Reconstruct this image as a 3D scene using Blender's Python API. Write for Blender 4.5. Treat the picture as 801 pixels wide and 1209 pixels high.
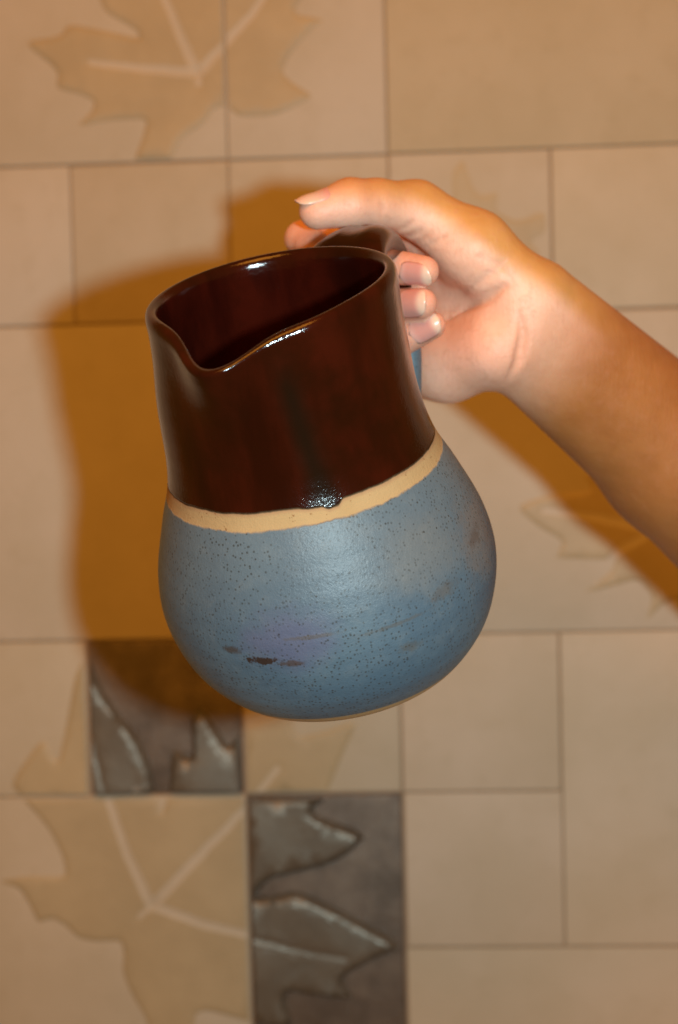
import bpy, bmesh, math, random
import numpy as np
from mathutils import Vector, Matrix
from mathutils.geometry import delaunay_2d_cdt

random.seed(7); np.random.seed(7)
scene = bpy.context.scene
col = scene.collection
for o in list(bpy.data.objects): bpy.data.objects.remove(o)

# ------------------------------------------------------------------ camera
YAW, = (0.06000567,); PITCH = -0.04626948; ROLL = 0.02502761
CAM = Vector((0.22326489, -0.98729918, -0.1758819))
R3 = Matrix.Rotation(YAW, 3, 'Z') @ Matrix.Rotation(PITCH, 3, 'X') @ Matrix.Rotation(ROLL, 3, 'Y')
FPX, CX, CY = 1860.0, 400.5, 604.5            # focal length in photograph pixels
cam_d = bpy.data.cameras.new('camera'); cam = bpy.data.objects.new('camera', cam_d); col.objects.link(cam)
cam.matrix_world = Matrix.Translation(CAM) @ (R3 @ Matrix.Rotation(math.radians(90), 3, 'X')).to_4x4()
cam_d.sensor_fit = 'VERTICAL'; cam_d.sensor_height = 36.0; cam_d.lens = FPX / 1209 * 36.0
cam_d.clip_start = 0.02; cam_d.clip_end = 50
cam_d.dof.use_dof = True; cam_d.dof.focus_distance = 0.575; cam_d.dof.aperture_fstop = 7.5
scene.camera = cam

def view(x, y, z):                              # metres right / ahead / up of the lens -> world
    return CAM + R3 @ Vector((x, y, z))

# ------------------------------------------------------------------ light
world = bpy.data.worlds.new('World'); scene.world = world; world.use_nodes = True
bg = world.node_tree.nodes['Background']
bg.inputs['Color'].default_value = (1.0, 0.375, 0.04, 1); bg.inputs['Strength'].default_value = 0.21

def area(name, pos, target, size, power, color, shape='DISK'):
    d = bpy.data.lights.new(name, 'AREA'); d.shape = shape; d.size = size; d.energy = power; d.color = color
    o = bpy.data.objects.new(name, d); col.objects.link(o); o.location = pos
    o.rotation_euler = (Vector(target) - Vector(pos)).to_track_quat('-Z', 'Y').to_euler()
    return o
area('camera_flash', view(0.089, 0.0, 0.004), view(-.02, 0.8, 0.0), 0.026, 4.5, (0.76, 1.0, 1.05))
area('ceiling_lamp', (0.15, -1.75, 1.05), (0.25, -0.1, -0.25), 1.1, 25.5, (1.0, 0.36, 0.04))

scene.view_settings.view_transform = 'Standard'; scene.view_settings.look = 'None'
scene.view_settings.exposure = 0.0; scene.view_settings.gamma = 1.0

# ------------------------------------------------------------------ helpers
def tag(o, label=None, cat=None, group=None, kind=None):
    if label: o['label'] = label
    if cat: o['category'] = cat
    if group: o['group'] = group
    if kind: o['kind'] = kind
    return o

def link(name, me, mat=None, parent=None):
    o = bpy.data.objects.new(name, me); col.objects.link(o)
    if mat: me.materials.append(mat)
    if parent: o.parent = parent
    return o

def mesh(name, verts, faces, smooth=True):
    me = bpy.data.meshes.new(name); me.from_pydata([tuple(v) for v in verts], [], [tuple(f) for f in faces]); me.update()
    if smooth: me.polygons.foreach_set('use_smooth', [True] * len(me.polygons))
    return me

class NT:
    """small node-tree writer"""
    def __init__(s, name):
        s.m = bpy.data.materials.new(name); s.m.use_nodes = True; s.t = s.m.node_tree
        s.b = s.t.nodes['Principled BSDF']
    def n(s, typ, ins=None, **kw):
        x = s.t.nodes.new(typ)
        for k, v in kw.items(): setattr(x, k, v)
        for k, v in (ins or {}).items(): s.put(x.inputs[k], v)
        return x
    def put(s, sock, v):
        if isinstance(v, bpy.types.NodeSocket): s.t.links.new(v, sock)
        else: sock.default_value = (v, v, v, 1.0) if sock.type == 'RGBA' and isinstance(v, (int, float)) else v
    def math(s, op, a, b=0.0, c=0.0, clamp=False):
        x = s.n('ShaderNodeMath', operation=op, use_clamp=clamp)
        s.put(x.inputs[0], a); s.put(x.inputs[1], b); s.put(x.inputs[2], c); return x.outputs[0]
    def mix(s, f, a, b, blend='MIX'):
        x = s.n('ShaderNodeMix', data_type='RGBA', blend_type=blend)
        s.put(x.inputs[0], f); s.put(x.inputs[6], a); s.put(x.inputs[7], b); return x.outputs[2]
    def noise(s, vec, scale, detail=3, rough=.55, dist=0.0):
        x = s.n('ShaderNodeTexNoise'); s.put(x.inputs['Vector'], vec)
        x.inputs['Scale'].default_value = scale; x.inputs['Detail'].default_value = detail
        x.inputs['Roughness'].default_value = rough; x.inputs['Distortion'].default_value = dist
        return x.outputs[0]
    def map(s, v, a, b, c=0.0, d=1.0, smooth=True):
        x = s.n('ShaderNodeMapRange', interpolation_type='SMOOTHSTEP' if smooth else 'LINEAR')
        for i, q in enumerate((v, a, b, c, d)): s.put(x.inputs[i], q)
        return x.outputs[0]
    def bump(s, h, dist, strength=1.0, normal=None):
        x = s.n('ShaderNodeBump'); s.put(x.inputs['Strength'], strength); x.inputs['Distance'].default_value = dist
        s.put(x.inputs['Height'], h)
        if normal: s.put(x.inputs['Normal'], normal)
        return x.outputs[0]
    def set(s, **kw):
        for k, v in kw.items(): s.put(s.b.inputs[k.replace('_', ' ')], v)

def rgb(r, g, b): return (r, g, b, 1.0)

# ------------------------------------------------------------------ materials
def tile_mat():
    t = NT('matt_tile_clay'); tc = t.n('ShaderNodeNewGeometry').outputs['Position']
    oc = t.n('ShaderNodeObjectInfo').outputs['Color']
    big = t.noise(tc, 9, 4, .6); mid = t.noise(tc, 55, 4, .6); fine = t.noise(tc, 900, 3, .7)
    c = t.mix(t.map(big, .35, .68), rgb(.44, .40, .315), rgb(.485, .445, .37))
    c = t.mix(t.math('MULTIPLY', t.map(mid, .5, .75), .35), c, rgb(.40, .355, .265))
    c = t.mix(t.math('MULTIPLY', t.map(fine, .52, .75), .25), c, rgb(.32, .275, .20))
    c = t.mix(1.0, c, oc, 'MULTIPLY')
    nb = t.bump(fine, .00035, .5, t.bump(mid, .0009, .5))
    t.set(Base_Color=c, Roughness=.6, Normal=nb, Specular_IOR_Level=.3)
    return t.m
def leaf_mat(name, a, b, rough=.52):
    t = NT(name); tc = t.n('ShaderNodeNewGeometry').outputs['Position']
    oc = t.n('ShaderNodeObjectInfo').outputs['Color']
    big = t.noise(tc, 22, 5, .62); fine = t.noise(tc, 700, 3, .7)
    c = t.mix(t.map(big, .33, .68), rgb(*a), rgb(*b))
    c = t.mix(t.math('MULTIPLY', t.map(fine, .55, .75), .2), c, rgb(.33, .25, .14))
    c = t.mix(1.0, c, oc, 'MULTIPLY')
    t.set(Base_Color=c, Roughness=rough, Normal=t.bump(fine, .0003, .4, t.bump(big, .002, .4)), Specular_IOR_Level=.35)
    return t.m
def pewter(name, a, b, rough, bumpd, mott=.5, swell=.003):
    t = NT(name); tc = t.n('ShaderNodeNewGeometry').outputs['Position']
    big = t.noise(tc, 40, 5, .65); fine = t.noise(tc, 480, 4, .7)
    c = t.mix(t.map(big, .3, .7), rgb(*a), rgb(*b))
    c = t.mix(t.math('MULTIPLY', t.map(fine, .5, .7), mott), c, rgb(.035, .026, .018))
    t.set(Base_Color=c, Roughness=t.map(fine, .3, .7, rough - .08, rough + .12), Metallic=.55,
          Normal=t.bump(fine, bumpd, .8, t.bump(big, swell, .5)))
    return t.m
def grout_mat():
    t = NT('brown_grout'); tc = t.n('ShaderNodeNewGeometry').outputs['Position']
    f = t.noise(tc, 300, 4, .7)
    t.set(Base_Color=t.mix(f, rgb(.24, .175, .115), rgb(.34, .262, .18)), Roughness=.9, Normal=t.bump(f, .001, .7))
    return t.m
M_TILE = tile_mat(); M_GROUT = grout_mat()
M_LEAF = leaf_mat('ochre_leaf_glaze', (.375, .315, .205), (.42, .355, .235))
M_VEIN = leaf_mat('pale_vein_glaze', (.46, .42, .34), (.50, .455, .375), .6)
M_PEW = pewter('pewter_glaze_ground', (.11, .092, .075), (.195, .162, .13), .40, .0009, .4, .0014)
M_PEWLEAF = pewter('pewter_glaze_leaf', (.155, .146, .12), (.19, .18, .148), .42, .0003, .22, .0012)

def jug_mat(brown_to, name, clay=.0064):
    """glazes by height on the pot: brown above brown_to, raw clay line, blue below"""
    t = NT(name); oc = t.n('ShaderNodeTexCoord').outputs['Object']
    sp = t.n('ShaderNodeSeparateXYZ', {'Vector': oc}); X, Y, Z = sp.outputs
    ang = t.math('ARCTAN2', X, t.math('MULTIPLY', Y, -1.0))          # 0 on the near side, + to the right
    wob = t.math('MULTIPLY_ADD', t.noise(oc, 45, 4, .6), .0028, -.0014)
    z = t.math('ADD', Z, wob)
    drip = t.map(t.math('ABSOLUTE', t.math('SUBTRACT', ang, .135)), .03, .085, .0016, 0.0)
    drip2 = t.map(t.math('ABSOLUTE', t.math('SUBTRACT', ang, .02)), .03, .16, .0008, 0.0)
    zb = t.math('ADD', t.math('ADD', z, drip), drip2)
    is_brown = t.map(zb, brown_to - .0006, brown_to + .0004)
    is_clay = t.map(t.math('ADD', z, t.math('MULTIPLY_ADD', t.noise(oc, 260, 3, .6), .0016, -.0008)), brown_to - clay - .0005, brown_to - clay + .0005)
    foot = t.map(Z, -.0812, -.0826)
    # brown glaze
    stc = t.n('ShaderNodeMapping', {'Vector': oc, 'Scale': (1, 1, .3)}).outputs[0]
    st = t.noise(stc, 48, 4, .55); bn = t.noise(oc, 28, 4, .6)
    br = t.mix(t.map(st, .34, .66), rgb(.013, .0017, .0008), rgb(.034, .0040, .0017))
    br = t.mix(t.map(bn, .45, .72), br, rgb(.014, .0026, .001))
    s1 = t.map(t.math('ABSOLUTE', t.math('SUBTRACT', ang, t.math('MULTIPLY_ADD', Z, -2.4, .105))), .0, .17, 1.0, 0.0)  # dark streak: a reflection of the camera side, painted into the glaze colour
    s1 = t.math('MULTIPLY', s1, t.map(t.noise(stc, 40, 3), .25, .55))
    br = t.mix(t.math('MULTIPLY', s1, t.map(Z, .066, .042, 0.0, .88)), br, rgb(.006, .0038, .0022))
    # clay
    cn = t.noise(oc, 420, 3, .7)
    cl = t.mix(t.noise(oc, 60, 3), rgb(.345, .23, .105), rgb(.445, .305, .152))
    cl = t.mix(t.map(cn, .63, .70), cl, rgb(.22, .115, .045))
    cl = t.mix(t.map(t.math('SUBTRACT', zb, brown_to), -.0022, -.0002, 0, .55), cl, rgb(.27, .13, .075))
    # blue
    b1 = t.noise(oc, 26, 4, .6); b2 = t.noise(oc, 160, 4, .65)
    bl = t.mix(t.map(b1, .35, .66), rgb(.062, .108, .152), rgb(.084, .136, .178))
    bl = t.mix(t.map(Z, -.05, .0, 0, .36), bl, rgb(.150, .170, .172))
    bl = t.mix(t.math('MULTIPLY', t.map(b2, .5, .72), .25), bl, rgb(.145, .175, .19))
    def blob(p, r, amp, col_, nz=.6, ns=120, inner=.25):
        nonlocal bl
        d = t.n('ShaderNodeVectorMath', operation='SUBTRACT'); t.put(d.inputs[0], oc); d.inputs[1].default_value = p
        e = t.n('ShaderNodeVectorMath', operation='DIVIDE'); t.put(e.inputs[0], d.outputs[0]); e.inputs[1].default_value = r
        ln = t.n('ShaderNodeVectorMath', operation='LENGTH'); t.put(ln.inputs[0], e.outputs[0])
        q = t.math('ADD', ln.outputs['Value'], t.math('MULTIPLY_ADD', t.noise(oc, ns, 4, .7), 2 * nz, -nz))
        bl = t.mix(t.math('MULTIPLY', t.map(q, inner, 1.0, 1, 0), amp), bl, rgb(*col_))
    blob((-.018, -.062, -.040), (.024, .03, .017), .58, (.095, .095, .17), .5, 70)
    blob((.035, -.055, -.022), (.030, .03, .02), .42, (.165, .165, .15), .5, 60)
    blob((.058, -.03, -.03), (.016, .03, .022), .55, (.15, .125, .105), .8, 90)  # brownish tint: thin glaze, plus the arm's warm reflection painted in
    blob((.015, -.06, -.066), (.05, .04, .011), .5, (.05, .10, .145), .4, 60)
    vo = t.n('ShaderNodeTexVoronoi', {'Vector': oc, 'Scale': 760.0}); vd = vo.outputs['Distance']
    vr = t.n('ShaderNodeSeparateColor', {'Color': vo.outputs['Color']}).outputs[0]
    spk = t.math('MULTIPLY', t.map(vd, .22, .42, 1, 0), t.map(vr, .45, .60))
    vo2 = t.n('ShaderNodeTexVoronoi', {'Vector': oc, 'Scale': 380.0})
    spk2 = t.math('MULTIPLY', t.map(vo2.outputs['Distance'], .08, .21, 1, 0),
                  t.map(t.n('ShaderNodeSeparateColor', {'Color': vo2.outputs['Color']}).outputs[0], 0.80, .86))
    dens = t.map(t.noise(oc, 20, 3), .3, .6, .35, 1)
    bl = t.mix(t.math('MULTIPLY', t.math('MULTIPLY', spk, dens), .7), bl, rgb(.028, .03, .026))
    bl = t.mix(t.math('MULTIPLY', spk2, .7), bl, rgb(.022, .018, .013))
    # iron marks in the glaze
    blob((-.0285, -.0575, -.0475), (.0075, .02, .0021), .92, (.026, .013, .006), .9, 420, .55)
    blob((-.0190, -.0615, -.0490), (.0065, .02, .0016), .7, (.055, .03, .014), .8, 330, .4)
    blob((-.0395, -.0505, -.0440), (.0038, .02, .0024), .7, (.045, .026, .012), .8, 330, .4)
    blob((-.0100, -.0640, -.0390), (.0130, .02, .0011), .5, (.085, .07, .045), .8, 300, .4)
    blob((.0210, -.0615, -.0420), (.0190, .02, .0010), .4, (.085, .065, .04), .9, 300, .3)
    blob((.0400, -.0510, -.0385), (.0080, .02, .0035), .38, (.075, .052, .03), .9, 300, .3)
    blob((.0240, -.0600, -.0530), (.0060, .02, .0030), .4, (.08, .062, .036), .9, 300, .3)
    blob((.0560, -.0320, -.0300), (.0040, .02, .0045), .42, (.06, .034, .02), .9, 300, .3)
    low = t.mix(is_clay, bl, cl); low = t.mix(foot, low, cl)
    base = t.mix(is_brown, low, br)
    rb = t.math('MULTIPLY_ADD', t.noise(oc, 90, 3), .08, .06)
    rl = t.math('MULTIPLY_ADD', b2, .16, .36)
    rl = t.mix(is_clay, rl, .8)
    rough = t.mix(is_brown, rl, t.math('ADD', rb, t.math('MULTIPLY', t.map(Z, .016, .005), .04)))
    ring = t.n('ShaderNodeTexWave', {'Vector': oc, 'Scale': 42.0, 'Distortion': 1.2, 'Detail': 2.0, 'Detail Scale': 1.5}, bands_direction='Z').outputs[1]
    peel = t.noise(oc, 520, 3, .65); fine = t.noise(oc, 1300, 3, .65)
    nb = t.bump(t.math('MULTIPLY', ring, t.math('MULTIPLY_ADD', is_brown, -.6, 1.0)), .0009, .08)
    nb = t.bump(t.math('MULTIPLY', is_brown, 1.0), .0007, .8, nb)
    nb = t.bump(t.math('SUBTRACT', 1.0, t.math('MULTIPLY', is_clay, t.math('SUBTRACT', 1, is_brown))), .0006, .7, nb)
    pool = t.math('MULTIPLY', is_brown, t.map(Z, .017, .006))
    dry = t.math('MULTIPLY', is_brown, t.math('SUBTRACT', 1.0, pool))
    nb = t.bump(t.math('MULTIPLY', peel, t.math('SUBTRACT', t.math('MULTIPLY_ADD', dry, -.6, 1.0), t.math('MULTIPLY', pool, .45))), .0006, .30, nb)
    nb = t.bump(t.math('MULTIPLY', fine, t.math('SUBTRACT', t.math('MULTIPLY_ADD', dry, -.6, 1.0), t.math('MULTIPLY', pool, .35))), .00035, .38, nb)
    spec = t.mix(is_brown, t.mix(is_clay, .40, .2), .42)
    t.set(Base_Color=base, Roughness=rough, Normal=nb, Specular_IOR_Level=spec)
    return t.m
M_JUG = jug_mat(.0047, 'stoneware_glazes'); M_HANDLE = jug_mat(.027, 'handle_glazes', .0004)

def skin_mat():
    t = NT('skin'); oc = t.n('ShaderNodeTexCoord').outputs['Object']
    pa = t.n('ShaderNodeAttribute', attribute_name='palm').outputs['Fac']
    bu = t.n('ShaderNodeAttribute', attribute_name='blush').outputs['Fac']
    cr = t.n('ShaderNodeAttribute', attribute_name='crease').outputs['Fac']
    n1 = t.noise(oc, 60, 4, .6); n2 = t.noise(oc, 260, 4, .65)
    arm = t.mix(t.map(n1, .3, .7), rgb(.345, .130, .036), rgb(.40, .160, .048))
    palm = t.mix(t.map(n1, .36, .66), rgb(.80, .455, .315), rgb(.87, .53, .385))
    dor_warmlit = t.mix(t.map(n1, .3, .7), rgb(.55, .268, .080), rgb(.61, .315, .105))  # tanned back of the hand, with the warm overhead light painted in
    sd = t.n('ShaderNodeAttribute', attribute_name='palmar').outputs['Fac']
    c = t.mix(pa, arm, t.mix(sd, dor_warmlit, palm))
    c = t.mix(t.math('MULTIPLY', t.math('MULTIPLY', bu, t.map(n1, .2, .7, .6, 1.1)), .62), c, rgb(.72, .27, .18))
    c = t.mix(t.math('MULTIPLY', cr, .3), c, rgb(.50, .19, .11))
    c = t.mix(t.math('MULTIPLY', t.map(n2, .48, .75), t.math('MULTIPLY_ADD', pa, .2, .12)), c, rgb(.56, .24, .15))
    vo = t.n('ShaderNodeTexVoronoi', {'Vector': oc, 'Scale': 900.0}, feature='DISTANCE_TO_EDGE').outputs['Distance']
    wv = t.n('ShaderNodeTexWave', {'Vector': oc, 'Scale': 130.0, 'Distortion': 7.0, 'Detail': 3.0, 'Detail Scale': 1.2}).outputs[1]
    nb = t.bump(wv, .0002, .14, t.bump(n2, .0007, .35)); nb = t.bump(t.map(vo, 0, .25), .00012, .4, nb)
    t.set(Base_Color=c, Roughness=t.map(n2, .3, .7, .42, .56), Normal=nb, Specular_IOR_Level=.38,
          Subsurface_Weight=.22, Subsurface_Radius=(1.0, .32, .16), Subsurface_Scale=.005)
    return t.m
def nail_mat():
    t = NT('fingernail'); g = t.n('ShaderNodeAttribute', attribute_name='along').outputs['Fac']
    oc = t.n('ShaderNodeTexCoord').outputs['Object']
    c = t.mix(t.map(g, .66, .86), rgb(.67, .30, .25), rgb(.74, .49, .37))
    c = t.mix(t.map(g, .30, .05, 0, .5), c, rgb(.74, .47, .40))
    t.set(Base_Color=c, Roughness=.28, Specular_IOR_Level=.45, Subsurface_Weight=.1, Subsurface_Scale=.002,
          Normal=t.bump(t.noise(oc, 300, 2), .0002, .3))
    return t.m
M_SKIN = skin_mat(); M_NAIL = nail_mat()

# ------------------------------------------------------------------ tiled wall
def wallpt(px, py):                            # photograph pixel -> (x, z) on the wall face y = 0
    d = R3 @ Vector(((px - CX) / FPX, 1.0, -(py - CY) / FPX)); k = -CAM.y / d.y
    q = CAM + k * d; return (q.x, q.z)

def chaikin(P, n=2):
    P = np.array(P)
    for _ in range(n):
        Q = np.roll(P, -1, 0); P = np.stack([.82 * P + .18 * Q, .18 * P + .82 * Q], 1).reshape(-1, 2)
    return P
def dist_poly(q, P, closed=True):
    A = P if closed else P[:-1]; B = np.roll(P, -1, 0) if closed else P[1:]
    d = B - A; L = (d ** 2).sum(1) + 1e-18
    tt = np.clip(((q[:, None] - A) * d).sum(2) / L, 0, 1)
    e = q[:, None] - (A + tt[..., None] * d)
    return np.sqrt((e ** 2).sum(2)).min(1)
def inside(q, P):
    x, y = q[:, 0][:, None], q[:, 1][:, None]; A = P; B = np.roll(P, -1, 0)
    c = ((A[:, 1] > y) != (B[:, 1] > y)) & (x < (B[:, 0] - A[:, 0]) * (y - A[:, 1]) / (B[:, 1] - A[:, 1] + 1e-15) + A[:, 0])
    return c.sum(1) % 2 == 1
def stroke(pts, w0, w1):
    P = np.array(pts); n = len(P); L, Rr = [], []
    for i in range(n):
        d = P[min(i + 1, n - 1)] - P[max(i - 1, 0)]; d /= np.linalg.norm(d) + 1e-12; nn = np.array([-d[1], d[0]])
        w = w0 + (w1 - w0) * i / (n - 1); L.append(P[i] + nn * w); Rr.append(P[i] - nn * w)
    return np.array(L + Rr[::-1])
def densify(P, n=6):
    P = np.array(P); out = [P[0]]
    for a, b in zip(P[:-1], P[1:]):
        for k in range(1, n + 1): out.append(a + (b - a) * k / n)
    return np.array(out)

LEAVES = {
 'a': dict(out=[(26,49),(70,84),(66,105),(101,113),(112,121),(108,133),(89,150),(133,142),(175,140),(168,164),(159,187),(163,215),(195,212),(203,187),(217,161),(241,147),(252,128),(269,125),(281,138),(322,138),(373,115),(345,98),(333,86),(339,69),(368,34),(385,23),(345,17),(362,-12),(330,-40),(345,-110),(300,-85),(285,-130),(245,-230),(212,-130),(180,-95),(140,-120),(158,-50),(112,-28),(122,14),(161,35),(166,46),(133,38),(80,28),(72,43)],
           veins=[[(234,88),(214,44),(196,0),(165,-80)],[(234,88),(266,53),(299,17),(335,-40)],[(230,86),(170,82),(105,74)],[(233,82),(236,102)]], h=.0026),
 'b': dict(out=[(27,943),(12,925),(52,868),(68,905),(78,861),(90,792),(105,772),(118,808),(140,842),(162,866),(178,900),(184,935),(192,962),(200,935),(203,882),(229,897),(225,850),(236,832),(248,846),(271,884),(284,858),(310,850),(340,835),(350,872),(388,862),(425,848),(405,890),(390,928),(384,943),(369,954),(374,963),(435,984),(412,1008),(377,1024),(318,1036),(297,1060),(325,1057),(351,1050),(410,1078),(479,1116),(440,1132),(401,1154),(420,1180),(374,1176),(335,1168),(347,1216),(300,1207),(232,1189),(228,1230),(190,1270),(174,1204),(155,1172),(145,1148),(147,1125),(143,1110),(116,1112),(93,1108),(77,1092),(62,1084),(45,1090),(35,1067),(23,1048),(-5,1040),(39,1034),(79,1036),(74,1009),(58,978)],
           veins=[[(180,1070),(152,1010),(130,945),(114,887),(106,840)],[(180,1070),(238,1008),(295,950),(330,905)],[(180,1068),(240,1090),(298,1104),(369,1122),(410,1128)],[(185,1064),(164,1083)]], h=.0028),
 'c': dict(out=[(535,240),(533,205),(547,186),(556,215),(566,232),(590,226),(585,250),(612,262),(644,248),(645,275),(625,285),(640,300),(600,330),(560,322),(520,305),(500,270),(520,262)],
           veins=[], h=.0011),
 'd': dict(out=[(608,598),(636,622),(665,638),(661,650),(654,659),(690,660),(728,661),(722,676),(686,701),(720,693),(755,683),(772,706),(761,735),(785,712),(805,706),(850,740),(850,690),(905,650),(850,600),(880,540),(805,545),(760,478),(730,540),(690,558),(700,580),(655,582)],
           veins=[[(775,625),(700,610),(640,602)],[(775,625),(730,650),(700,690)],[(775,625),(760,540)],[(775,625),(840,660)]], h=.0024),
}
for k, L in LEAVES.items():
    L['P'] = chaikin([wallpt(*q) for q in L['out']])
    L['V'] = []
    for i, v in enumerate(L['veins']):
        c = densify([np.array(wallpt(*q)) for q in v], 7)
        c[1:-1] += np.random.normal(0, .0002, c[1:-1].shape)
        short = len(v) == 2 and k in 'ab'
        L['V'].append((c, stroke(c, .0034 if not short else .002, .0018), .0034))

def relief(tile, rect, L, mleaf, mvein, hmul=1.0, color=(1,1,1,1), groove=.45, edge=.0022):
    x0, x1, z0, z1 = rect; P = L['P']; h = L['h'] * hmul
    # feed the outline, the vein outlines and filling points to a constrained triangulation, cut by the tile's edge
    V, E, Fc = [], [], []
    def poly(pts):
        pts = np.array(pts); nx = np.roll(pts, -1, 0)
        if (pts[:, 0] * nx[:, 1] - nx[:, 0] * pts[:, 1]).sum() < 0: pts = pts[::-1]
        b = len(V); V.extend(map(tuple, pts)); Fc.append(list(range(b, b + len(pts))))
    poly([(x0, z0), (x1, z0), (x1, z1), (x0, z1)]); poly(P)
    for c, o, w in L['V']: poly(o)
    g = np.stack(np.meshgrid(np.arange(x0 + .0007, x1, .0022), np.arange(z0 + .0007, z1, .0022)), -1).reshape(-1, 2)
    g = g + np.random.uniform(-.0004, .0004, g.shape)
    g = g[inside(g, P)]
    if len(g) == 0: return
    dg = dist_poly(g, P); keep = (dg > .0005) & ((dg < .005) | (np.random.rand(len(g)) < .16))
    if L['V']:
        vc = np.min([dist_poly(g, c, False) for c, o, w in L['V']], 0); keep |= (vc < .0045) & (dg > .0005)
    V.extend(map(tuple, g[keep]))
    for c, o, w in L['V']:
        b = len(V); V.extend(map(tuple, c)); E.extend((b + i, b + i + 1) for i in range(len(c) - 1))
    vs, es, fs, ov, oe, of = delaunay_2d_cdt([Vector(v) for v in V], E, Fc, 0, 1e-7, True)
    q = np.array([tuple(v) for v in vs])
    d = dist_poly(q, P); d[~inside(q, P)] = 0
    s = np.clip(d / edge, 0, 1); z = h * s * s * (3 - 2 * s)
    for c, o, w in L['V']:
        s = np.clip(1 - dist_poly(q, c, False) / w, 0, 1); z -= groove * h * s * s * (3 - 2 * s)
    z = np.maximum(z, .00005) + .0004 * hmul * (np.sin(q[:, 0] * 95 + 1) * np.cos(q[:, 1] * 80)) * np.clip(d / .01, 0, 1)
    for nm, mat, sel in (('leaf_relief', mleaf, lambda t: 0 in t and 1 in t and not any(k > 1 for k in t)),
                         ('leaf_vein', mvein, lambda t: 0 in t and 1 in t and any(k > 1 for k in t))):
        ff = [f for f, t in zip(fs, of) if sel(t)]
        if len(ff) < 12: continue
        bm = bmesh.new(); vv = {}
        def gv(i):
            if i not in vv: vv[i] = bm.verts.new((q[i, 0], -z[i], q[i, 1]))
            return vv[i]
        for f in ff:
            try: bm.faces.new([gv(i) for i in f])
            except ValueError: pass
        ed = [e for e in bm.edges if len(e.link_faces) == 1]
        ex = bmesh.ops.extrude_edge_only(bm, edges=ed)
        for v in [a for a in ex['geom'] if isinstance(a, bmesh.types.BMVert)]: v.co.y = .0006
        bmesh.ops.recalc_face_normals(bm, faces=bm.faces)
        up = sum(f.normal.y * f.calc_area() for f in bm.faces)
        if up > 0: bmesh.ops.reverse_faces(bm, faces=bm.faces)
        me = bpy.data.meshes.new(nm); bm.to_mesh(me); bm.free()
        me.polygons.foreach_set('use_smooth', [True] * len(me.polygons)); me.set_sharp_from_angle(angle=math.radians(50))
        o = link(nm, me, mat, tile); o.color = color

wall = bpy.data.objects.new('tiled_wall', None); col.objects.link(wall)
tag(wall, 'beige tiled wall with maple leaf reliefs and two pewter tiles behind the jug', 'wall')
G = .1
def box(x0, x1, y0, y1, z0, z1, bev=0, seg=2):
    bm = bmesh.new(); bmesh.ops.create_cube(bm, size=1)
    for v in bm.verts: v.co = Vector(((x0 + x1) / 2 + v.co.x * (x1 - x0), (y0 + y1) / 2 + v.co.y * (y1 - y0), (z0 + z1) / 2 + v.co.z * (z1 - z0)))
    if bev: bmesh.ops.bevel(bm, geom=[e for e in bm.edges if all(v.co.y < y0 + 1e-6 for v in e.verts)], offset=bev, segments=seg, profile=.5, affect='EDGES')
    return bm
bm = box(-.502, .802, .0013, .03, -.802, .402); me = bpy.data.meshes.new('grout_bed'); bm.to_mesh(me); bm.free()
link('grout_bed', me, M_GROUT, wall)
#  c0 c1 r0 r1, colour, leaf, dark
W = (1, 1, 1)
TILES = [(-1,1,-2,0,(.98,.94,.88),'a',0),(1,2,-2,0,(1,.97,.93),'a',0),(2,4,-2,0,(.94,.87,.72),None,0),
 (-1,0,0,1,(1,.98,.96),None,0),(0,1,0,1,(.93,.88,.80),None,0),(1,2,0,1,(.98,.95,.9),None,0),(2,3,0,1,(1.02,1,.97),'c',0),(3,4,0,1,(1.03,1,.93),None,0),
 (-1,1,1,3,(1,.99,.97),None,0),(1,2,1,2,W,None,0),(1,2,2,3,W,None,0),(2,4,1,3,(1.02,1,.98),'d',0),
 (-1,0,3,4,(.95,.94,.88),'b',0),(0,1,3,4,W,'b',1),(1,2,3,4,(.96,.93,.86),'b',0),(2,3,3,4,(1.09,1.03,.97),None,0),(3,4,3,5,(1.13,1.07,1.0),None,0),
 (-1,1,4,6,(.94,.93,.88),'b',0),(1,2,4,6,W,'b',1),(2,3,4,5,(1.10,1.04,.99),None,0),(2,4,5,6,(1.05,1.0,.93),None,0),
 (4,6,-2,0,W,None,0),(4,5,0,1,(.98,.95,.9),None,0),(4,6,1,3,W,None,0),(4,5,3,4,W,None,0),(4,5,4,6,(.97,.95,.9),None,0),
 (-3,-1,-2,0,W,None,0),(-2,-1,0,1,W,None,0),(-3,-1,1,3,(.97,.95,.9),None,0),(-2,-1,3,4,W,None,0),(-3,-1,4,6,W,None,0),
 (-1,1,6,8,W,None,0),(1,2,6,7,W,None,0),(2,4,6,8,(.97,.95,.9),None,0),(-1,1,-4,-2,W,None,0),(1,2,-3,-2,W,None,0),(2,4,-4,-2,W,None,0)]
cov = set((c, r) for t in TILES for c in range(t[0], t[1]) for r in range(t[2], t[3]))
for r in range(-4, 8):                              # fill the rest of the wall, beyond the picture
    for c in range(-5, 8):
        if (c, r) in cov: continue
        q = [(c + i, r + k) for i in (0, 1) for k in (0, 1)]
        n = 2 if all(x not in cov and x[0] < 8 and x[1] < 8 for x in q) else 1
        for i in range(n):
            for k in range(n): cov.add((c + i, r + k))
        v = random.uniform(.95, 1.02); TILES.append((c, c + n, r, r + n, (v, v * random.uniform(.97, 1), v * random.uniform(.9, .99)), None, 0))
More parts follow.
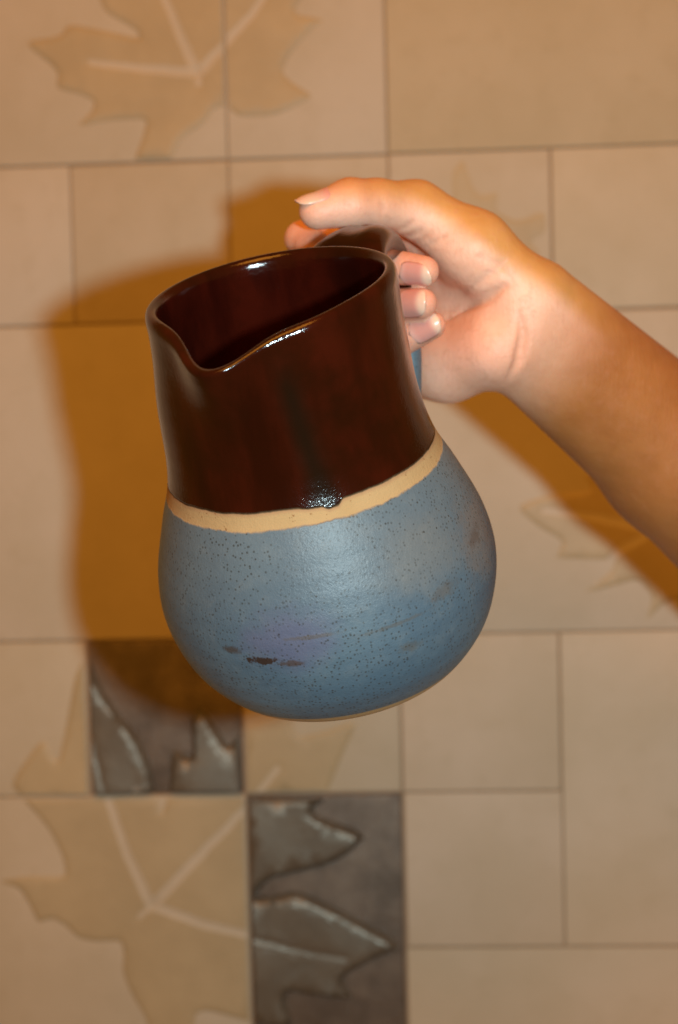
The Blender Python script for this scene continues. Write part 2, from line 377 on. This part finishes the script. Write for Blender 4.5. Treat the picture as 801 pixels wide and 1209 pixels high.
for c0, c1, r0, r1, tint, leaf, dark in TILES:
    j = lambda: random.uniform(-.0003, .0003)
    g = .00055
    x0, x1, z0, z1 = c0 * G + g + j(), c1 * G - g + j(), -r1 * G + g + j(), -r0 * G - g + j()
    bm = box(x0, x1, 0, .008, z0, z1, .0026 if dark else .0011, 3)
    me = bpy.data.meshes.new('tile'); bm.to_mesh(me); bm.free()
    me.polygons.foreach_set('use_smooth', [True] * len(me.polygons)); me.set_sharp_from_angle(angle=math.radians(40))
    t = link('tile', me, M_PEW if dark else M_TILE, wall); t.color = (*tint, 1)
    if dark: t['label'] = 'dark pewter glazed tile with leaf relief'
    if leaf:
        i = .0028 if dark else .0013
        relief(t, (x0 + i, x1 - i, z0 + i, z1 - i), LEAVES[leaf], M_PEWLEAF if dark else M_LEAF, M_PEWLEAF if dark else M_VEIN,
               2.0 if dark else .48, (*tint, 1), .12 if dark else .45, .0036 if dark else .0024)
    # tile faces are very slightly out of true, as laid by hand
    c = Vector(((x0 + x1) / 2, .004, (z0 + z1) / 2)); e = Matrix.Rotation(random.uniform(-.003, .003), 4, 'X') @ Matrix.Rotation(random.uniform(-.003, .003), 4, 'Z')
    t.matrix_local = Matrix.Translation(c) @ e @ Matrix.Translation(-c)

# ------------------------------------------------------------------ jug
JT, JR = math.radians(24), math.radians(11.5)
ju = Vector((-math.sin(JR) * math.cos(JT), -math.sin(JT), math.cos(JR) * math.cos(JT)))
jv = Vector((math.cos(JR), 0, math.sin(JR))); ja = ju.cross(jv)
JB = Matrix((jv, ja, ju)).transposed()
JO = Vector((-0.01235, 0.6, 0.01854839))
JM = Matrix.Translation(CAM) @ R3.to_4x4() @ Matrix.Translation(JO) @ JB.to_4x4()
jug = bpy.data.objects.new('ceramic_jug', None); col.objects.link(jug); jug.matrix_world = JM
tag(jug, 'brown and blue stoneware jug tilted in the hand, pouring lip towards the viewer', 'jug')

def catmull(P, n):
    P = np.array(P, float); Q = np.vstack([2 * P[0] - P[1], P, 2 * P[-1] - P[-2]]); out = []
    for i in range(1, len(Q) - 2):
        a, b, c, d = Q[i - 1], Q[i], Q[i + 1], Q[i + 2]
        for k in range(n):
            t = k / n; out.append(.5 * ((2 * b) + (c - a) * t + (2 * a - 5 * b + 4 * c - d) * t * t + (3 * b - a - 3 * c + d) * t ** 3))
    out.append(P[-1]); return np.array(out)
outer = [(.033,-.0915),(.041,-.0895),(.0505,-.083),(.0605,-.069),(.0658,-.050),(.0645,-.032),(.0578,-.012),(.0514,.004),(.0476,.024),(.0463,.046),(.0462,.064)]
rim = [(.0463,.0682),(.0455,.0706),(.0439,.0714),(.0422,.0707),(.0411,.0686)]
inner = [(.0406,.0650),(.0406,.046),(.0424,.024),(.047,.004),(.053,-.012),(.0585,-.032),(.0595,-.05),(.054,-.066),(.04,-.076),(.02,-.0785)]
prof = np.vstack([[(.0,-.0885),(.027,-.0885),(.030,-.0912)], catmull(outer, 6)[:-1], catmull([outer[-1]] + rim + [inner[0]], 5)[:-1], catmull(inner, 5), [(.0005,-.079)]])
PS = math.radians(243); NSEG = 160
def shape(r, z, ph):
    d = (ph - PS + math.pi) % (2 * math.pi) - math.pi
    k = max(0.0, min(1.0, (z - .022) / .048)); k = k * k * (3 - 2 * k)
    lip = math.exp(-(d / .28) ** 2); sh = math.exp(-((abs(d) - .72) / .26) ** 2)
    r2 = r + k * (.0115 * lip + .0012 * sh * (d > 0))
    kk = max(0.0, (z - .035) / .036)
    z2 = z - kk * kk * (.0060 * math.exp(-(d / .33) ** 2) + .0048 * math.exp(-(d / (.95 if d > 0 else .40)) ** 2))
    r2 += .0026 * max(0.0, -math.cos(ph)) * math.exp(-((z - .034) / .021) ** 2)
    r2 *= 1 + .006 * math.sin(2 * ph + .6) + .004 * math.sin(3 * ph + z * 30)
    return r2 * math.cos(ph) - .0013 * math.exp(-((z - .01) / .032) ** 2), r2 * math.sin(ph), z2
V, Fc = [], []
for r, z in prof:
    for i in range(NSEG): V.append(shape(r, z, 2 * math.pi * i / NSEG))
n = len(prof)
for a in range(n - 1):
    for i in range(NSEG):
        k = (i + 1) % NSEG; Fc.append((a * NSEG + i, a * NSEG + k, (a + 1) * NSEG + k, (a + 1) * NSEG + i))
Fc.append(tuple(range((n - 1) * NSEG, n * NSEG)))
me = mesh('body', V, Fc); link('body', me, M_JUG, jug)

PH = math.radians(57)
path = catmull([(.0465,.0490),(.051,.0580),(.061,.0628),(.075,.0618),(.087,.054),(.0905,.036),(.0885,.013),(.081,-.006),(.070,-.019),(.058,-.026)], 8)
er = np.array([math.cos(PH), math.sin(PH), 0]); et = np.array([-math.sin(PH), math.cos(PH), 0]); ez = np.array([0, 0, 1.])
V, Fc = [], []; NS = 28; n = len(path)
for i, (rho, z) in enumerate(path):
    d = path[min(i + 1, n - 1)] - path[max(i - 1, 0)]; d /= np.linalg.norm(d); nr = np.array([-d[1], d[0]])
    s = i / (n - 1)
    hw = .0082 + .0143 * math.exp(-(s / .30) ** 2) + .004 * math.exp(-((1 - s) / .14) ** 2)
    wr = math.exp(-(s / .22) ** 2) + math.exp(-((1 - s) / .15) ** 2)
    ht = .0052 + .0034 * math.exp(-((s - .30) / .17) ** 2) - .0012 * math.exp(-(s / .16) ** 2) + .002 * math.exp(-((1 - s) / .12) ** 2)
    for k in range(NS):
        a = 2 * math.pi * k / NS; ca, sa = math.cos(a), math.sin(a)
        ca = math.copysign(abs(ca) ** .8, ca); sa = math.copysign(abs(sa) ** .8, sa)
        grv = .0011 * math.exp(-(ca / .25) ** 2) * (1 if sa > 0 else 0)
        o = nr * (ht * sa - grv)
        V.append(tuple(er * (rho + o[0] - wr * (rho - math.sqrt(max(rho * rho - (hw * ca) ** 2, 0)))) + ez * (z + o[1]) + et * (hw * ca)))
for i in range(n - 1):
    for k in range(NS):
        q = (k + 1) % NS; Fc.append((i * NS + k, i * NS + q, (i + 1) * NS + q, (i + 1) * NS + k))
Fc.append(tuple(range(NS))); Fc.append(tuple(range((n - 1) * NS, n * NS)))
me = mesh('handle', V, Fc); bm = bmesh.new(); bm.from_mesh(me); bmesh.ops.recalc_face_normals(bm, faces=bm.faces); bm.to_mesh(me); bm.free()
link('handle', me, M_HANDLE, jug)

# ------------------------------------------------------------------ hand and forearm (one continuous surface, grown from a distance field)
def P3(px, py, D): return np.array([(px - CX) / FPX * D, D, -(py - CY) / FPX * D])      # centimetres, camera frame
VOX = .12
HAND = [  # A, B, ra, rb, blend
 (P3(1190,880,84), P3(990,712,77), 4.1, 3.8, 1.5), (P3(990,712,77), P3(801,540,72.0), 3.7, 3.0, 1.0),
 (P3(1005,690,77), P3(820,515,72.0), 3.2, 2.32, 1.2), (P3(970,735,77.5), P3(783,560,72.5), 3.2, 2.32, 1.2),
 (P3(820,515,72.0), P3(640,353,67.0), 2.32, 1.55, 1.2), (P3(783,560,72.5), P3(596,407,67.2), 2.32, 1.55, 1.2),
 (P3(801,540,72.0), P3(618,380,67.0), 2.8, 1.7, 1.0),
 # palm, knuckle side behind
 (P3(618,372,67.2), P3(500,285,70.6), 1.55, 1.15, 1.0), (P3(615,380,67.2), P3(505,335,71.3), 1.6, 1.1, 1.0),
 (P3(608,395,67.4), P3(505,385,71.2), 1.6, 1.05, 1.0), (P3(600,405,67.6), P3(508,425,70.6), 1.6, 1.1, 1.0),
 # heel of the hand, little finger side
 (P3(582,412,66.6), P3(530,432,68.6), 1.45, 1.5, .7), (P3(530,432,68.6), P3(488,440,70.0), 1.4, 1.15, .8),
 # ball of the thumb
 (P3(620,345,66.4), P3(560,292,66.2), 1.45, 1.5, .8), (P3(560,292,66.2), P3(492,247,66.0), 1.45, 1.13, .6),
 (P3(545,300,67.5), P3(500,275,68.5), 1.3, 1.1, .8),
]
THUMB = [(P3(492,247,66.0), P3(446,239,65.0), 1.12, .94, .4), (P3(446,239,65.0), P3(414,240,64.5), .94, 1.02, .3), (P3(414,240,64.5), P3(375,249,64.2), .98, .76, .25)]
FING = {
 'index': [(P3(500,290,70.8), P3(358,282,67.6), .95, .76, .4), (P3(358,282,67.6), P3(394,308,64.9), .74, .66, .25), (P3(394,308,64.9), P3(436,322,64.3), .64, .52, .2)],
 'middle': [(P3(505,335,71.3), P3(424,302,68.4), .95, .78, .4), (P3(424,302,68.4), P3(450,313,64.6), .78, .75, .25), (P3(450,313,64.6), P3(501,320,63.2), .75, .61, .2)],
 'ring': [(P3(505,385,71.2), P3(434,352,68.6), .92, .74, .4), (P3(434,352,68.6), P3(460,361,64.9), .74, .71, .25), (P3(460,361,64.9), P3(498,358,63.4), .71, .63, .2)],
 'little': [(P3(508,425,70.6), P3(446,404,68.4), .85, .66, .4), (P3(446,404,68.4), P3(468,405,65.0), .68, .66, .25), (P3(468,405,65.0), P3(510,384,64.0), .68, .57, .2)],
}
allp = HAND + THUMB + sum(FING.values(), [])
lo = np.min([np.minimum(a - ra, b - rb) for a, b, ra, rb, k in allp], 0) - .6
hi = np.max([np.maximum(a + ra, b + rb) for a, b, ra, rb, k in allp], 0) + .6
dim = np.ceil((hi - lo) / VOX).astype(int) + 1
def field(): return np.full(dim, 5.0, np.float32)
def smin(a, b, k):
    h = np.clip(k - np.abs(a - b), 0, None) / k; return np.minimum(a, b) - h * h * k * .25
def block(A, B, m):
    i0 = np.clip(((np.minimum(A, B) - m - lo) / VOX).astype(int), 0, dim - 1); i1 = np.clip(((np.maximum(A, B) + m - lo) / VOX).astype(int) + 2, 1, dim)
    sl = tuple(slice(a, b) for a, b in zip(i0, i1))
    gx = [lo[q] + VOX * np.arange(i0[q], i1[q]) for q in range(3)]
    return sl, gx[0][:, None, None], gx[1][None, :, None], gx[2][None, None, :]
def capsule(x, y, z, A, B, ra, rb):
    d = B - A; L = float(d @ d) + 1e-12
    t = np.clip(((x - A[0]) * d[0] + (y - A[1]) * d[1] + (z - A[2]) * d[2]) / L, 0, 1)
    return np.sqrt((x - A[0] - t * d[0]) ** 2 + (y - A[1] - t * d[1]) ** 2 + (z - A[2] - t * d[2]) ** 2) - (ra + (rb - ra) * t)
def add(f, A, B, ra, rb, k):
    sl, x, y, z = block(A, B, max(ra, rb) + k + .5); f[sl] = smin(f[sl], capsule(x, y, z, A, B, ra, rb).astype(np.float32), k)
body = field()
for p in HAND: add(body, *p)
th = field()
for p in THUMB: add(th, *p)
body = smin(body, th, .5)
fg = field()
for nm, segs in FING.items():
    f1 = field()
    for p in segs: add(f1, *p)
    fg = smin(fg, f1, .10)
body = smin(body, fg, .45)
del fg, th, f1

def sample(f, p):
    q = (p - lo) / VOX; i = np.clip(np.floor(q).astype(int), 0, dim - 2); t = q - i; r = 0
    for a in (0, 1):
        for b in (0, 1):
            for c in (0, 1):
                w = (t[..., 0] if a else 1 - t[..., 0]) * (t[..., 1] if b else 1 - t[..., 1]) * (t[..., 2] if c else 1 - t[..., 2])
                r = r + w * f[i[..., 0] + a, i[..., 1] + b, i[..., 2] + c]
    return r
def hit(f, px, py):
    D = np.arange(60, 78, .04); p = np.stack([(px - CX) / FPX * D, D, -(py - CY) / FPX * D], -1)
    s = sample(f, np.clip(p, lo + VOX, hi - VOX)); k = np.argmax(s < 0); return p[k] if s[k] < 0 else None
CREASES = [([(514,367),(545,363),(575,352),(602,334)], .07, .4), ([(613,362),(618,398),(613,425),(596,455)], .05, .35),
           ([(466,281),(482,279),(500,271)], .04, .2), ([(470,290),(492,286),(515,271)], .03, .16),
           ([(463,275),(476,270),(490,258)], .025, .15), ([(476,296),(505,290),(532,276)], .02, .15),
           ([(520,350),(555,340),(588,318),(606,300)], .02, .22), ([(505,382),(530,376),(566,357)], .03, .2),
           ([(560,300),(590,312),(612,336)], .012, .2),
           ([(448,236),(452,248),(449,262)], .02, .15), ([(478,330),(482,318),(480,306)], .03, .12)]
cpts = []
for poly, r, k in CREASES:
    P = densify(poly, 6); pts = [hit(body, *q) for q in P]; pts = [p for p in pts if p is not None]
    r0, k0 = r, k
    for i, (A, B) in enumerate(zip(pts[:-1], pts[1:])):
        w = math.sin(math.pi * (i + .7) / (len(pts) + .4)) ** .8; r = r0 * w; k = max(k0 * w, .04)
        if np.linalg.norm(A - B) > 1.2: continue
        sl, x, y, z = block(A, B, r + k + .4)
        body[sl] = -smin(-body[sl], capsule(x, y, z, A, B, r, r).astype(np.float32), k)
    cpts += [(p, r0) for p in pts[1:-1]]

def surface_nets(f):
    s = f < 0; nx, ny, nz = f.shape
    cnt = np.zeros((nx - 1, ny - 1, nz - 1), np.int8)
    for a in (0, 1):
        for b in (0, 1):
            for c in (0, 1): cnt += s[a:nx - 1 + a, b:ny - 1 + b, c:nz - 1 + c]
    act = (cnt > 0) & (cnt < 8); I = np.argwhere(act); idx = np.full(act.shape, -1, np.int64); idx[act] = np.arange(len(I))
    acc = np.zeros((len(I), 3)); num = np.zeros(len(I))
    cor = [(a, b, c) for a in (0, 1) for b in (0, 1) for c in (0, 1)]
    for p in cor:
        for ax in range(3):
            if p[ax]: continue
            q = list(p); q[ax] = 1
            fa = f[tuple((I + p).T)]; fb = f[tuple((I + q).T)]; m = (fa < 0) != (fb < 0)
            t = fa[m] / (fa[m] - fb[m]); pos = np.tile(np.array(p, float), (m.sum(), 1)); pos[:, ax] += t
            acc[m] += pos; num[m] += 1
    V = I + acc / num[:, None]; F = []
    for ax in range(3):
        b, c = (ax + 1) % 3, (ax + 2) % 3
        sh0 = [slice(1, -1)] * 3; sh1 = [slice(1, -1)] * 3; sh0[ax] = slice(0, -1); sh1[ax] = slice(1, None)
        A, B = s[tuple(sh0)], s[tuple(sh1)]; E = np.argwhere(A != B)
        g = E + 1; g[:, ax] -= 1; flip = A[tuple(E.T)]
        def cell(db, dc):
            h = g.copy(); h[:, b] -= db; h[:, c] -= dc; return idx[tuple(h.T)]
        Q = np.stack([cell(1, 1), cell(0, 1), cell(0, 0), cell(1, 0)], 1); Q[~flip] = Q[~flip][:, ::-1]; F.append(Q)
    return V, np.vstack(F)
V, Fq = surface_nets(body)
Ed = np.unique(np.sort(np.vstack([Fq[:, [0, 1]], Fq[:, [1, 2]], Fq[:, [2, 3]], Fq[:, [3, 0]]]), 1), axis=0)
deg = np.bincount(Ed.ravel(), minlength=len(V))[:, None]
for lam in (.5, -.52, .5, -.52, .5):
    nb = np.zeros_like(V); np.add.at(nb, Ed[:, 0], V[Ed[:, 1]]); np.add.at(nb, Ed[:, 1], V[Ed[:, 0]]); V = V + lam * (nb / deg - V)
Vc = lo + V * VOX
def near(A, B, q):
    d = B - A; t = np.clip((q - A) @ d / (d @ d), 0, 1); return np.linalg.norm(q - A - t[:, None] * d, axis=1)
px = CX + FPX * Vc[:, 0] / Vc[:, 1]; py = CY - FPX * Vc[:, 2] / Vc[:, 1]
axis_s = (px - 600) * .77 + (py - 380) * .64
palm = np.clip(1 - (axis_s - 5) / 130, 0, 1); palm = palm * palm * (3 - 2 * palm)
line = np.interp(px, [340, 400, 430, 490, 540, 600, 650, 720], [222, 226, 231, 236, 264, 309, 340, 400])
side = np.clip((py - line) / 34 + .45, 0, 1); side = side * side * (3 - 2 * side)  # low above the thumb line, where the painted warm top colour shows
back = np.clip((72.3 - Vc[:, 1] + .02 * (px - 500)) / 3, 0, 1)
palmar = side * back
blush = np.zeros(len(Vc))
for nm in FING:
    for sg in FING[nm][1:]: blush = np.maximum(blush, np.clip(1.7 - near(*sg[:2], Vc) / .85, 0, 1))
blush = np.maximum(blush, .5 * np.clip(1.6 - near(*THUMB[2][:2], Vc) / 1.3, 0, 1))
blush = np.maximum(blush, .5 * np.clip(1.5 - near(P3(575,420,66), P3(520,440,68.6), Vc) / 1.6, 0, 1))
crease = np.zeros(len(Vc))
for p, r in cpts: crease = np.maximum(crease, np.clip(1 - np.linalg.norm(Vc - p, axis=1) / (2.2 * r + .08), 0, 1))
HM = Matrix.Translation(CAM) @ R3.to_4x4()
org = P3(600, 380, 67) / 100
me = mesh('hand_and_forearm', Vc / 100 - org, Fq)
for nm, arr in (('palm', palm), ('palmar', palmar), ('blush', blush), ('crease', crease)):
    at = me.attributes.new(nm, 'FLOAT', 'POINT'); at.data.foreach_set('value', arr.astype(np.float32))
person = link('person', me, M_SKIN); person.matrix_world = HM @ Matrix.Translation(Vector(org))
tag(person, 'bare forearm and hand gripping the jug by its handle, thumb pressed on top', 'person')

def nail(A, B, ra, rb, up, s0, s1, wdeg, lift=.006, curl=.45, pale=0.0):
    ax = B - A; L = np.linalg.norm(ax); ax /= L; up = np.array(up, float); up -= (up @ ax) * ax; up /= np.linalg.norm(up); sd = np.cross(ax, up)
    V, F, al = [], [], []; NU, NV = 15, 13
    for layer in (0, 1):
        for i in range(NU):
            u = i / (NU - 1); s = s0 + (s1 - s0) * u
            w = (1 - abs(2 * u - 1) ** (4.5)) ** (1 / 2.6) if u < .5 else (1 - abs(2 * u - 1) ** 3.2) ** (1 / 2.4)
            w = max(w, .05)
            tt = min(max(s / L, 0), 1); r = ra + (rb - ra) * tt
            over = min(max(0, s - L), .97 * r)
            rr = r + lift - .045 * layer - curl * (r - math.sqrt(r * r - over * over))
            for k in range(NV):
                th = math.radians(wdeg) * w * (2 * k / (NV - 1) - 1)
                V.append(A + ax * s + up * (rr * math.cos(th)) + sd * (rr * math.sin(th))); al.append(pale + (1 - pale) * u)
    N = NU * NV
    for i in range(NU - 1):
        for k in range(NV - 1):
            a = i * NV + k; F.append((a, a + 1, a + NV + 1, a + NV)); F.append((N + a, N + a + NV, N + a + NV + 1, N + a + 1))
    bd = [k for k in range(NV)] + [i * NV + NV - 1 for i in range(1, NU)] + [(NU - 1) * NV + k for k in range(NV - 2, -1, -1)] + [i * NV for i in range(NU - 2, 0, -1)]
    for a, b in zip(bd, bd[1:] + bd[:1]): F.append((b, a, N + a, N + b))
    me = mesh('fingernail', np.array(V) / 100 - org, F)
    at = me.attributes.new('along', 'FLOAT', 'POINT'); at.data.foreach_set('value', np.array(al, np.float32))
    bm = bmesh.new(); bm.from_mesh(me); bmesh.ops.recalc_face_normals(bm, faces=bm.faces); bm.to_mesh(me); bm.free()
    return link('fingernail', me, M_NAIL, person)
def tip_nail(seg, up, back, front, wdeg, curl=.45, pale=0.0):
    A, B, ra, rb, k = seg; L = float(np.linalg.norm(B - A)); nail(A, B, ra, rb, up, L - back, L + rb + front, wdeg, curl=curl, pale=pale)
tip_nail(FING['middle'][2], (.25, -1, -.62), .80, .05, 62)
tip_nail(FING['ring'][2], (.1, -1, -.05), .85, .05, 68)
tip_nail(FING['little'][2], (.1, -1, .08), .80, .05, 66)
tip_nail(THUMB[2], (-.2, -.36, 1), .62, .10, 56, .22, .66)
